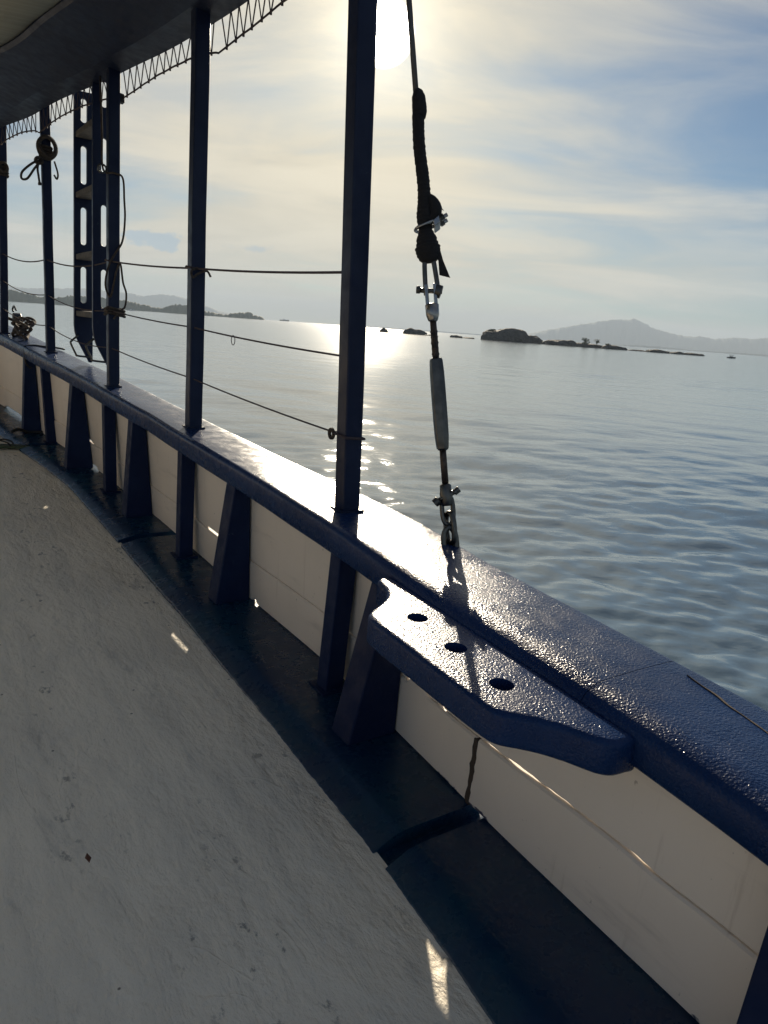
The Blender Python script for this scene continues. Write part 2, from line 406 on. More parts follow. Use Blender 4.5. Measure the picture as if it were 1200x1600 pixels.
# ------------------------------------------------------------------ sea: one sheet to the horizon
def build_sea():
    rr = np.exp(np.linspace(math.log(1.0), math.log(12000.0), 1000))
    fine = np.linspace(R(-42), R(42), 420); coarse = np.linspace(R(42), R(318), 60)[1:-1]
    th = np.concatenate([fine, coarse])
    RR, TH = np.meshgrid(rr, th, indexing='ij')
    X = RR * np.sin(TH); Y = RR * np.cos(TH); Z = np.zeros_like(X)
    cell = RR * 0.0095
    g = np.random.default_rng(3)
    for lam in np.exp(np.linspace(math.log(.13), math.log(4.5), 72)):
        th0 = R(84) + g.normal(0, .72)             # waves run across, with the breeze from the left
        if lam > 2.5: th0 = R(60) + g.normal(0, .35)
        k = 2 * math.pi / lam; ph = g.uniform(0, 6.28)
        amp = lam * (.0082 if lam < .34 else (.0042 if lam < .7 else .0011))
        fade = np.clip((lam / cell - 3.0) / 4.0, 0, 1)
        arg = k * (X * math.cos(th0) + Y * math.sin(th0)) + ph
        Z += amp * fade * (np.sin(arg) + .32 * np.cos(2 * arg))
    # patchy gusts
    gust = .75 + .45 * np.sin(X * .11 + 1.3 * np.sin(Y * .07)) * np.sin(Y * .16 + X * .05)
    Z *= gust
    V = np.stack([X, Y, Z + SEA_Z], -1).reshape(-1, 3)
    nr, nt = len(rr), len(th)
    i = np.arange(nr - 1)[:, None]; j = np.arange(nt)[None, :]; j2 = (j + 1) % nt
    Fq = np.stack([i * nt + j, (i + 1) * nt + j, (i + 1) * nt + j2, i * nt + j2], -1).reshape(-1, 4)
    me = bpy.data.meshes.new('sea')
    me.vertices.add(len(V) + 1); V2 = np.vstack([V, [[0, 0, SEA_Z]]]); me.vertices.foreach_set('co', V2.ravel())
    tri = np.stack([np.full(nt, len(V)), np.arange(nt), (np.arange(nt) + 1) % nt], -1)
    tot = Fq.size + tri.size
    me.loops.add(tot); me.loops.foreach_set('vertex_index', np.concatenate([Fq.ravel(), tri.ravel()]))
    me.polygons.add(len(Fq) + len(tri))
    me.polygons.foreach_set('loop_start', np.concatenate([np.arange(len(Fq)) * 4, len(Fq) * 4 + np.arange(len(tri)) * 3]))
    me.polygons.foreach_set('use_smooth', np.ones(len(Fq) + len(tri), bool))
    me.update(calc_edges=True); me.validate()
    # normals upward
    if me.polygons[0].normal.z < 0: me.flip_normals()
    me.materials.append(M['sea'])
    o = bpy.data.objects.new('sea', me); reg(o, (0, 0, 0)); tag(o, 'calm rippled grey-blue sea with low sun glitter', kind='structure')
build_sea()

# ------------------------------------------------------------------ far land
def polar(az, dist): return dist * math.sin(R(az)), dist * math.cos(R(az))
def ridge(name, prof, dist, depth, mat, label, rough, seed, nd=14, step=.06):
    """prof: (azimuth, elevation) skyline; built as real terrain with a front and a back slope"""
    az = np.arange(prof[0][0], prof[-1][0] + 1e-6, step); el = np.interp(az, *zip(*prof))
    h = dist * np.tan(np.radians(el)) + 1.9
    h = h + vnoise(az * 9, seed) * rough + vnoise(az * 31, seed + 1) * rough * .5
    rows = []
    for k in range(nd + 1):
        u = k / nd; f = math.sin(math.pi * min(1, u * 1.0)) ** .8 if 0 < u < 1 else 0
        row = []
        for a_, hh, i in zip(az, h, range(len(az))):
            edge = min(1, (i + .0) / 6, (len(az) - 1 - i) / 6)
            wob = 1 + .05 * vnoise(a_ * 2 + u * 9, seed + 5) if 0 < u < 1 and abs(u - .5) > .04 else 1
            dd = dist + (u - .5) * depth * (.9 + .2 * vnoise(a_ * 3, seed + 9))
            x, y = polar(a_, dd)
            row.append((x, y, SEA_Z - .6 + max(0.0, hh * f * wob * edge + (.6 if f else 0))))
        rows.append(row)
    V, F = grid(rows)
    o = obj(name, V, F, mat, smooth=True); return tag(o, label, kind='structure')
ridge('mountain', [(9.0, .15), (10.65, .62), (13.12, 1.2), (14.6, 1.55), (15.75, 1.74), (16.6, 1.82), (17.05, 1.93), (17.6, 1.72), (18.44, 1.38), (19.77, 1.07), (20.8, .95), (21.89, 1.0), (22.6, .9), (23.92, 1.1), (25.0, 1.05), (26.5, 1.3), (29, 1.5), (32, 1.2), (36, .7), (40, .3)],
      8600, 620, M['mount'], 'pale blue peaked mountain far behind the rocks', 5, 11)
ridge('mountain', [(-34, .6), (-30, 1.0), (-26, .9), (-22.5, 1.15), (-20.1, 1.10), (-19.2, 1.08), (-18.5, .96), (-17.4, 1.22), (-16.5, 1.20), (-15.6, 1.05), (-14.3, .66), (-13.1, .30), (-11.5, .08)],
      8800, 500, M['mount'], 'faint blue mountains far behind the wooded headland', 5, 21)
ridge('headland', [(-40, .5), (-33, .75), (-29, .6), (-27.7, .66), (-26.9, .68), (-25.4, .42), (-24.4, .36), (-23.4, .60), (-21.9, .63), (-20.1, .60), (-19.2, .5), (-17.9, .26), (-17.3, .24), (-16.9, .42), (-16.5, .57), (-15.6, .56), (-15.0, .4), (-14.3, .26), (-12.9, .12), (-12.4, .25), (-12.0, .34), (-11.1, .40), (-10.6, .22), (-9.9, .03)],
      1900, 56, M['forest'], 'dark wooded headland along the left horizon', 1.6, 31, step=.03)
ridge('hills', [(15.5, .02), (17.3, .10), (19, .12), (20.3, .10), (21.2, .04), (23.3, .08), (26, .11), (30, .12), (34, .05)],
      6000, 40, M['forest'], 'thin low shore line under the pale mountain', 1.2, 41)
ridge('hills', [(-3.0, .01), (-1, .05), (2.2, .06), (5, .07), (8, .05), (10, .02)], 8200, 40, M['mount'], 'thin far shore behind the small rocks', 1.0, 51)

def rock(az0, az1, h, dist, seed, label, power=.55, depth=.7, name='rock'):
    wdt = dist * R(az1 - az0); cx, cy = polar((az0 + az1) / 2, dist); ca = R((az0 + az1) / 2)
    N, K = 44, 18; rows = []
    g = np.random.default_rng(seed); ph = g.uniform(0, 6.28, 12)
    for k in range(K + 1):
        f = k / K; row = []
        for j in range(N):
            t_ = 2 * math.pi * j / N
            rr = math.cos(f * math.pi / 2) ** power
            lump = 1 + .10 * math.sin(2 * t_ + ph[0]) + .07 * math.sin(3 * t_ + ph[1] + f * 2) + .05 * math.sin(5 * t_ + ph[2] - 3 * f) + .04 * math.sin(9 * t_ + ph[3] + 7 * f) + .03 * math.sin(14 * t_ + ph[7] - 11 * f)
            u = .5 * wdt * rr * lump * math.cos(t_) ; v = .5 * wdt * depth * rr * lump * math.sin(t_)
            zz = h * math.sin(f * math.pi / 2) * (1 + .12 * math.sin(u * 6 / wdt + ph[4]) + .06 * math.sin(u * 15 / wdt + ph[5] + v)) + .05 * h * math.sin(7 * f + ph[6] + 2 * t_)
            row.append((cx + u * math.cos(ca) + v * math.sin(ca), cy - u * math.sin(ca) + v * math.cos(ca), SEA_Z - .35 + max(0, zz) + .3 * f))
        rows.append(row)
    V, F = sweep(rows)
    o = obj(name, V, F, M['rock'], smooth=True)
    return tag(o, label, 'rock', 'rocks standing out of the sea')
DR = 345
dg = lambda el: DR * math.tan(R(el))
rock(-1.32, -.70, dg(.30), DR, 1, 'tiny dark rock nearest the sun glitter, just right of the thick post')
rock(.50, 2.15, dg(.42), DR, 2, 'smooth low domed rock just left of the turnbuckle')
rock(2.0, 3.15, dg(.10), DR - 6, 3, 'low flat rock directly behind the turnbuckle rod')
rock(4.0, 5.0, dg(.19), DR, 4, 'small flat reef rock left of the big islet, humped', .5)
rock(4.7, 5.95, dg(.10), DR + 4, 5, 'very low thin reef rock touching the big islet', .5)
rock(6.20, 9.9, dg(.86), DR, 6, 'largest dark rounded rock with scrub on top', .42)
rock(9.3, 11.0, dg(.50), DR + 8, 7, 'dark hump sloping down beside the largest rock', .5)
rock(10.95, 13.3, dg(.40), DR, 8, 'long low dark rock before the tree cluster', .5)
rock(12.6, 15.4, dg(.30), DR + 9, 9, 'dark rock carrying the small trees', .5)
rock(15.1, 16.95, dg(.28), DR + 5, 10, 'low rounded rock right of the small trees', .5)
rock(16.8, 18.4, dg(.10), DR + 9, 11, 'thin flat strip of rock in the tail of the islet', .45)
rock(18.2, 19.9, dg(.20), DR + 6, 12, 'small double humped rock in the tail of the islet', .45)
rock(19.7, 20.9, dg(.17), DR + 5, 13, 'small low rock second from the right end of the islet', .45)
rock(20.6, 22.2, dg(.17), DR + 8, 14, 'rightmost low rock at the end of the islet tail', .45)

def bush_tree(az, dist, base_z, h, wd_, seed, label, sparse=False, low=.35):
    x, y = polar(az, dist); root = empty('tree', (x, y, base_z)); g = np.random.default_rng(seed)
    tag(root, label, 'tree', 'small trees on the rocks')
    mb = MB(); mb.add(*tube([(x, y, base_z - .3), (x + .1, y, base_z + h * .35), (x + .05, y, base_z + h * .7)], [.16, .11, .05], 6))
    for k in range(5):
        t_ = g.uniform(0, 6.28); mb.add(*tube([(x + .08, y, base_z + h * .3), (x + wd_ * .3 * math.cos(t_), y + wd_ * .3 * math.sin(t_), base_z + h * g.uniform(.55, .9))], [.07, .03], 5))
    mb.build('trunk', M['bark'], root)
    cb = MB(); n_l = 220 if sparse else 520
    cl = [(g.uniform(-.36, .36), g.uniform(-.36, .36), g.uniform(low, .88), g.uniform(.14, .3)) for _ in range(9)]
    for k in range(n_l):
        c = cl[k % 9]; d = g.normal(size=3); d /= np.linalg.norm(d); q = g.uniform(.5, 1) * c[3]
        p = np.array([x + (c[0] + d[0] * q) * wd_, y + (c[1] + d[1] * q) * wd_, base_z + (c[2] + d[2] * q * .7) * h])
        u = g.normal(size=3); u /= np.linalg.norm(u); v = np.cross(u, g.normal(size=3)); v /= np.linalg.norm(v); e = g.uniform(.12, .26)
        cb.add([p - u * e, p + v * e * .6, p + u * e, p - v * e * .6], [(0, 1, 2, 3)])
    cb.build('crown', M['foliage'], root)
bush_tree(13.95, DR + 4, SEA_Z + 1.0, 3.1, 5.2, 1, 'dense dark tree, left of the pair on the middle rock', low=.15)
bush_tree(14.75, DR + 6, SEA_Z + 1.0, 2.9, 2.8, 2, 'thin airy tree, right of the pair on the middle rock', True)
bush_tree(12.85, DR + 2, SEA_Z + .9, 1.6, 2.2, 3, 'low bush at the right end of the long low rock', low=.05)
bush_tree(7.05, DR, SEA_Z + 3.7, 1.2, 2.8, 4, 'scrub on the left shoulder of the largest rock', low=.1)
bush_tree(7.9, DR, SEA_Z + 4.3, .9, 4.6, 5, 'low scrub along the top of the largest rock', low=.1)
bush_tree(15.6, DR + 4, SEA_Z + 1.0, 1.3, 2.6, 6, 'low bush on the rounded rock right of the trees', low=.1)

def small_boat(az, dist, L, heading, label, canopy=True, mats=('dark', 'dark')):
    x, y = polar(az, dist); root = empty('motor_boat', (x, y, SEA_Z)); tag(root, label, 'boat', 'distant boats')
    c, s_ = math.cos(heading), math.sin(heading)
    T = lambda u, v, z: (x + u * c - v * s_, y + u * s_ + v * c, SEA_Z + z)
    rings = []
    for f in np.linspace(-.5, .5, 9):
        b = .17 * L * (1 - max(0, (f - .05) / .45) ** 2 * .95); sh = .13 * L * (1 + .5 * max(0, f) ** 1.5 * 2)
        rings.append([T(f * L, -b, sh), T(f * L, -b * .8, .02), T(f * L, 0, -.12), T(f * L, b * .8, .02), T(f * L, b, sh), T(f * L, 0, sh * .8)])
    V, F = sweep(rings); obj('hull', V, F, M[mats[0]], root)
    b = [T(-.18 * L, -.11 * L, .1 * L), T(.12 * L, -.11 * L, .1 * L), T(.12 * L, .11 * L, .1 * L), T(-.18 * L, .11 * L, .1 * L)]
    tp = [T(-.18 * L, -.10 * L, .22 * L), T(.06 * L, -.10 * L, .22 * L), T(.06 * L, .10 * L, .22 * L), T(-.18 * L, .10 * L, .22 * L)]
    obj('cabin', *hexa(b, tp), M[mats[1]], root)
    if canopy:
        z0, z1 = .34 * L, .37 * L
        q = [(-.26, -.13), (.1, -.13), (.1, .13), (-.26, .13)]
        obj('canopy', *hexa([T(u * L, v * L, z0) for u, v in q], [T(u * L, v * L, z1) for u, v in q]), M[mats[1]], root)
        for u, v in q: obj('canopy_post', *tube([T(u * L * .95, v * L * .95, .1 * L), T(u * L * .95, v * L * .95, z0)], .012 * L, 6), M[mats[0]], root)
small_boat(23.87, 350, 3.6, R(5), 'small dark canopied boat right of the islet tail')
small_boat(-19.4, 1200, 9, R(20), 'tiny pale boat below the wooded headland', False, ('white', 'white'))
small_boat(-8.5, 3000, 36, R(0), 'tiny faint vessel on the horizon left of the thick post', False, ('dark', 'white'))

# ------------------------------------------------------------------ THE BOAT WE STAND ON
boat = empty('boat', W(0, -1.2, 0))
tag(boat, 'navy blue wooden boat with grey deck, cream bulwark and roof on posts', 'boat')
S0, S1 = -3.0, 7.0
def stations(a_, b_, step): return np.linspace(a_, b_, max(2, int(round((b_ - a_) / step)) + 1))

# deck sheet
rows = []
for s in stations(S0, S1, .05):
    row = []
    zc = zd(s) - .03
    nn = np.concatenate([np.linspace(-3.2, -.9, 24), np.linspace(-.88, paint_n(s) + .010, 34)])
    for k, n_ in enumerate(nn):
        fall = .062 * min(1.0, max(0.0, (paint_n(s) - n_) / 1.0)) ** 1.0
        row.append(W(s, n_, zc - fall + .0016 * float(vnoise(s * 4 + n_ * 3, 60)) + .0012 * float(vnoise(n_ * 9 + s, 61))))
    rows.append(row)
V, F = grid(rows); deck = obj('deck', V, F, M['deck'], boat, smooth=True)

# hull side below the deck
rows = []
for s in stations(S0, S1, .1):
    o_ = rail_i(s) + rail_w(s) - .05
    rows.append([W(s, board_n(s) + .03, zd(s) - .045), W(s, o_ - .02, zd(s) - .06), W(s, o_ - .03, -.45), W(s, o_ - .22, SEA_Z - .3)])
V, F = grid(rows); obj('hull', V, F, M['hull'], boat, smooth=True)
rows = [[W(s, -3.2, zd(s) - .05), W(s, -3.1, SEA_Z - .3)] for s in (S0, S1)]

# waterway planks (raised margin boards) with drain gaps between them
ww = empty('waterway', W(0, -.1, 0), boat)
for i, (a_, b_) in enumerate([(S0, -.312), (-.265, 1.70), (1.75, 3.42), (3.47, S1)]):
    rings = []
    st_ = stations(a_, b_, .006 if i == 1 else .01)
    for s in st_:
        e = paint_n(s) + .0008 * float(vnoise(s * 40, 71)) + .0008 * float(vnoise(s * 130, 72)) + .004 * float(vnoise(s * 3, 73)); e2 = paint_n(s)
        z1 = zd(s); lip = .003 + .008 * min(1, max(0, (s - .2) / .9)) ; zb = z1 - .045
        z_in = zd(s) - .03 + lip
        br = .052
        o_ = board_n(s) + .03
        rings.append([W(s, e, zb), W(s, e, z_in - .004), W(s, e + .003, z_in), W(s, e2 + br, z1 - .005), W(s, e2 + br + .022, z1 - .001), W(s, (e + o_) / 2, z1 + .001 * float(vnoise(s * 6, 74))), W(s, o_, z1), W(s, o_, zb)])
    V, F = sweep(rings); o = obj('plank', V, F, M['water_way'], ww, smooth=True)
    o.modifiers.new('edges', 'EDGE_SPLIT').split_angle = R(50)
V, F = grid([[W(s, paint_n(s) - .03, zd(s) - .036), W(s, board_n(s) + .04, zd(s) - .030)] for s in stations(S0, S1, .05)])
obj('bed', V, F, M['water_way'], ww)

# the other side of the boat: plain bulwark, rail and posts
V, F = sweep([[W(s, -3.2, zd(s) - .1), W(s, -3.14, zd(s) - .1), W(s, -3.14, zr(s) - .07), W(s, -3.2, zr(s) - .07)] for s in stations(S0, S1, .5)])
obj('opposite_bulwark', V, F, M['cream'], boat)
V, F = sweep([[W(s, -3.26, zr(s) - .07), W(s, -3.02, zr(s) - .07), W(s, -3.02, zr(s)), W(s, -3.26, zr(s))] for s in stations(S0, S1, .5)])
obj('opposite_rail', V, F, M['rail'], boat, bevel=.01)
# bulwark boards: lower and upper strake, joint at about 0.18 above the waterway
bw = empty('bulwark', W(0, 0, 0), boat)
def strake(a_, b_, lo, hi, name='plank', step=.06, proud=0.0):
    rings = []
    for s in stations(a_, b_, step):
        zb, zt = zd(s), zr(s) - .072
        def at(z, d): 
            f = (z - zb) / (zt - zb); return W(s, board_n(s) * (1 - f) + board_t(s) * f + d, z)
        l, h = lo(s), hi(s); wv = .0012 * float(vnoise(s * 3, 80)) - proud; c_ = .004
        rings.append([at(l, wv + c_), at(l + c_, wv), at(h - c_, wv), at(h, wv + c_), at(h, .012), at(l, .012)])
    V, F = sweep(rings); return obj(name, V, F, M['cream'], bw)
jz = lambda s: zd(s) + .150 + .012 * min(1, max(0, (-s - .2) / .4)) - .012 * max(0, min(1, s / 1.0)) + .0015 * float(vnoise(s * 11, 82)) + (.014 if abs(s + .02) < .040 else 0)
def lowz(s):
    z = zd(s) + .001
    for c_, hw, hh in ((2.86, .055, .016), (2.28, .05, .010), (4.30, .20, .020), (.925, .018, .012), (1.6, .012, .008)):
        if abs(s - c_) < hw: z += hh
    return z
def upz(s):
    z = jz(s) + .0016
    for c_, hw, hh in ((-.020, .034, .040), (1.27, .09, .0088), (2.95, .10, .0088), (-.118, .012, .016)):
        if abs(s - c_) < hw: z += hh
    if -.70 < s < -.27: z += max(0.0, .0016 + .0026 * float(vnoise(s * 45, 86)) + .0012 * float(vnoise(s * 9, 87)))
    return z
for a_, b_ in ((S0, -1.7), (-1.697, -.262), (-.252, 2.2), (2.203, 4.3), (4.303, S1)):
    strake(a_, b_, lowz, jz, step=.0125 if b_ < 5 and a_ > -2 else .05, proud=.003)
for a_, b_ in ((S0, -.95), (-.947, .12), (.123, 1.07), (1.073, 3.3), (3.303, S1)):
    strake(a_, b_, upz, lambda s: zr(s) - .07, step=.0125 if b_ < 5 and a_ > -2 else .05)

rows = []
for z in np.linspace(zd(0), jz(-.257) - .002, 16):
    f = (z - zd(0)) / (zr(0) - .072 - zd(0)); q = .0035 * float(vnoise(z * 90, 84)); wv = .005 + .003 * float(vnoise(z * 70, 85))
    nn = board_n(-.257) * (1 - f) + board_t(-.257) * f
    rows.append([W(-.257 - wv + q, nn - .0042, z), W(-.257 + wv + q, nn - .0042, z), W(-.257 + wv + q, nn + .02, z), W(-.257 - wv + q, nn + .02, z)])
V, F = sweep(rows); obj('seam', V, F, M['hole'], bw)
# cap rail in scarfed lengths
cr = empty('cap_rail', W(0, .08, zr(0) - .08), boat)
def rail_ring(s, seed=0):
    ni = rail_i(s) + .003 * float(vnoise(s * 5, 90)) ; wd_ = rail_w(s) + .004 * float(vnoise(s * 3, 91)); zt = zr(s) + .0018 * float(vnoise(s * 4, 92))
    big = min(1, max(0, (.35 - s) / .5)); r = .018 + .040 * big; rz = .018 + .014 * big
    far = min(1, max(0, (s - .9) / .6))
    pts = [(ni + .004, zt - .075), (ni, zt - .070)]
    for k in range(7):
        t_ = math.pi / 2 * k / 6; pts.append((ni + r * (1 - math.cos(t_)), zt - rz + rz * math.sin(t_)))
    if far: pts[-3] = (pts[-3][0] + .004 * far, pts[-3][1] - .002 * far)
    for u in (.35, .6, .8): pts.append((ni + r + (wd_ - r - .015) * u, zt + .0015 * math.sin(u * 3.1) - .002 * u))
    for k in range(5):
        t_ = math.pi / 2 * k / 4; pts.append((ni + wd_ - .012 + .012 * math.sin(t_), zt - .014 + .012 * math.cos(t_)))
    pts += [(ni + wd_, zt - .065), (ni + wd_ - .006, zt - .072)]
    return [W(s, n_, z) for n_, z in pts]
for a_, b_ in ((S0, -.552), (-.5505, 1.44), (1.4425, 3.52), (3.524, S1)):
    V, F = sweep([rail_ring(s) for s in stations(a_, b_, .03)])
    obj('rail_length', V, F, M['rail'], cr, smooth=True).modifiers.new('edges', 'EDGE_SPLIT').split_angle = R(50)

def crack(a_, b_, f0, f1, seed):
    up_, dn_ = [], []
    for k, s in enumerate(stations(a_, b_, .008)):
        u = (s - a_) / (b_ - a_); n_ = rail_i(s) + rail_w(s) * (f0 + (f1 - f0) * u) + .004 * float(vnoise(s * 30, seed)); hw = .0016 * math.sin(math.pi * min(1, max(.02, u))) * (1 + .8 * float(vnoise(s * 60, seed + 1)))
        z = zr(s) + .0012 + .0018 * float(vnoise(s * 4, 92)); up_.append(W(s, n_ + hw, z)); dn_.append(W(s, n_ - hw, z))
    lo = [(x, y, z - .006) for x, y, z in dn_]; hi = [(x, y, z - .006) for x, y, z in up_]
    V, F = sweep([[a1, b1, c1, d1] for a1, b1, c1, d1 in zip(up_, dn_, lo, hi)]); obj('crack', V, F, M['hole'], cr)
crack(-.86, -.60, .62, .86, 140)
# pin rail with three holes, fixed to the inner face of the cap rail
ol = [(.045, -.050), (.046, -.070), (.034, -.090), (.010, -.096), (-.020, -.103), (-.050, -.120), (-.075, -.148), (-.098, -.184), (-.118, -.208), (-.150, -.218),
      (-.25, -.220), (-.38, -.222), (-.49, -.221), (-.522, -.212), (-.545, -.190), (-.570, -.167), (-.600, -.147), (-.630, -.132), (-.650, -.120), (-.664, -.100), (-.668, -.060)]
ol = [tuple(p) for p in smoothpath(ol, 3)]
ol += [(-.60, -.058), (-.45, -.052), (-.30, -.048), (-.15, -.044), (-.02, -.042)]
hol = [[(c[0] + .0215 * math.cos(2 * math.pi * k / 28), c[1] + .0215 * math.sin(2 * math.pi * k / 28)) for k in range(28)] for c in ((-.173, -.125), (-.311, -.136), (-.453, -.149))]
V, F = plate(ol, hol, .062, lambda u, v, d: W(u, v, zr(u) - .090 + d + .0), .012, 4)
pin = obj('pin_rail', V, F, M['rail'], boat, bevel=0)
pin.data.polygons.foreach_set('use_smooth', [True] * len(pin.data.polygons))
em = pin.modifiers.new('edges', 'EDGE_SPLIT'); em.split_angle = R(40)
tag(pin, 'navy shelf with three round holes on the inner side of the rail')

# bulwark frames (timber heads) and the slim legs beside them
def frame_timber(s, th, nb):
    z0, z1 = zd(s) - .002, zr(s) - .0735
    q = lambda ss, n_, z: W(ss, n_, z)
    b = [q(s, nb, z0), q(s + th, nb, z0), q(s + th, board_n(s + th) - .006, z0), q(s, board_n(s) - .006, z0)]
    ti = rail_i(s) + .006
    tp = [q(s, ti, z1), q(s + th, ti + .001, z1 + .004), q(s + th, board_t(s + th) - .006, z1 + .004), q(s, board_t(s) - .006, z1)]
    obj('frame', *hexa(b, tp), M['navy'], boat, bevel=.005)
for s, th, nb in ((-1.0, .085, -.140), (.045, .085, -.132), (.955, .08, -.120), (1.985, .08, -.153), (2.87, .08, -.238), (3.72, .08, -.330), (4.65, .08, -.49)):
    frame_timber(s, th, nb)
def leg(s, nt, nb, wd_=.054):
    z0, z1 = zd(s) - .002, zr(s) - .0735; h = wd_ / 2
    b = [W(s - h, nb - h, z0), W(s + h, nb - h, z0), W(s + h, nb + h, z0), W(s - h, nb + h, z0)]
    tp = [W(s - h, nt - h, z1), W(s + h, nt - h, z1), W(s + h, nt + h, z1), W(s - h, nt + h, z1)]
    o = obj('leg', *hexa(b, tp), M['navy'], boat, bevel=.004)
    k = .042
    obj('foot_plate', *hexa([W(s - k, nb - k, z0 + .0), W(s + k, nb - k, z0), W(s + k, nb + k, z0), W(s - k, nb + k, z0)], [W(s - k, nb - k, z0 + .007), W(s + k, nb - k, z0 + .007), W(s + k, nb + k, z0 + .007), W(s - k, nb + k, z0 + .007)]), M['navy'], o)
for s, nt, nb in ((.315, -.012, -.034), (1.45, -.058, -.066), (2.42, -.118, -.118), (3.49, -.225, -.208)): leg(s, nt, nb)

# posts from the rail to the roof
POSTS = [(.447, .067, .017, .054), (1.537, -.002, .012, .054), (2.436, -.092, -.068, .051), (3.499, -.190, -.176, .048), (4.255, -.345, -.300, .046)]
def post_xy(i, z):
    s, nb, nt, _ = POSTS[i]; f = (z - zr(s)) / (2.0 - zr(s)); return s, nb + (nt - nb) * f
for i, (s, nb, nt, wd_) in enumerate(POSTS):
    h = wd_ / 2; z0 = zr(s) - .01; rings = []
    for z in np.linspace(z0, 2.12, 24):
        c = post_xy(i, z)[1]; wob = .0012 * float(vnoise(z * 6, 100 + i))
        rings.append([W(s - h, c - h + wob, z), W(s - h * .2, c - h - .0008 + wob, z), W(s + h, c - h + wob, z), W(s + h, c + h + wob, z), W(s - h, c + h + wob, z)])
    V, F = sweep(rings); o = obj('post', V, F, M['post'], boat, bevel=.006)
    k = h + .008; zt = zr(s)
    pb = [W(s - k, nb - k, zt - .004), W(s + k, nb - k, zt - .004), W(s + k, nb + k, zt - .004), W(s - k, nb + k, zt - .004)]
    obj('base_plate', *hexa(pb, [(p[0], p[1], p[2] + .008) for p in pb]), M['post'], o)

# roof: dark side beam, canvas ceiling
roof = empty('roof', W(1, -1.2, 1.98), boat)
rings = []
for s in stations(.15, S1, .1):
    e = roof_n(s); zz = ROOF_Z + .003 * float(vnoise(s * 3, 110)); wv = .012 * float(vnoise(s * 2.2, 111))
    rings.append([W(s, e, zz), W(s, e - .10, zz + .016), W(s, e - .20, zz + .05), W(s, e - .33 + wv, zz + .088), W(s, e - .345 + wv, zz + .10), W(s, e - .345 + wv, zz + .20), W(s, e + .01, zz + .20), W(s, e + .012, zz + .01)])
V, F = sweep(rings); obj('side_beam', V, F, M['beam'], roof)
rows = []
for s in stations(.15, S1, .08):
    e = roof_n(s) - .34; rows.append([W(s, n_, ROOF_Z + .112 + .02 * math.sin((n_ - e) * 3) - .006 * abs(math.sin(s * 5.2))) for n_ in np.linspace(e + .002, -3.2, 14)])
V, F = grid(rows); V2 = [(x, y, z + .05) for x, y, z in V]; k = len(V); nr, nc = len(rows), len(rows[0])
FF = F + [tuple(i + k for i in f) for f in F]
bd = [i for i in range(nc)] + [r_ * nc + nc - 1 for r_ in range(1, nr)] + [(nr - 1) * nc + c for c in range(nc - 2, -1, -1)] + [r_ * nc for r_ in range(nr - 2, 0, -1)]
FF += [(bd[i], bd[(i + 1) % len(bd)], bd[(i + 1) % len(bd)] + k, bd[i] + k) for i in range(len(bd))]
obj('canvas_ceiling', V + V2, FF, M['canvas'], roof, smooth=True)

# lacing under the roof edge: one edge rope, one zigzag cord in each bay
lac = empty('awning_lacing', W(1.5, .1, 1.9)); tag(lac, 'thin dark zigzag lacing and edge rope hanging under the roof edge', 'lacing')
ss_ = [p[0] for p in POSTS] + [5.2]
path = []
for a_, b_ in zip(ss_[:-1], ss_[1:]):
    pts = []
    for s in stations(a_, b_, .02)[:-1]:
        u = (s - a_) / (b_ - a_); z = ROOF_Z - .098 + .034 * math.sin(math.pi * u ** .75) + .002 * float(vnoise(s * 14, 120)); pts.append(W(s, roof_n(s) + .006, z))
    path += pts
    mb = MB(); npt = max(4, int((b_ - a_) / .072)); zz = []
    for k in range(npt * 2 + 1):
        s = a_ + .03 + (b_ - a_ - .06) * k / (npt * 2) + .012 * float(vnoise(k * 1.7, 121))
        u = (s - a_) / (b_ - a_); zl = ROOF_Z - .098 + .034 * math.sin(math.pi * max(0, u) ** .75)
        if k % 2: zz.append(W(s + .010, roof_n(s) + .010, zl - .003))
        else: zz.append(W(s, roof_n(s) + .004, ROOF_Z + .012))
    mb.add(*tube(zz, .0026, 5)); 
    for p in zz[1::2]: mb.add(*tube([(p[0], p[1], p[2] - .002), (p[0], p[1], p[2] + .008)], .0045, 6))
    mb.build('lacing_cord', M['line'], lac)
obj('edge_rope', *tube(path, .0036, 6), M['line'], lac)

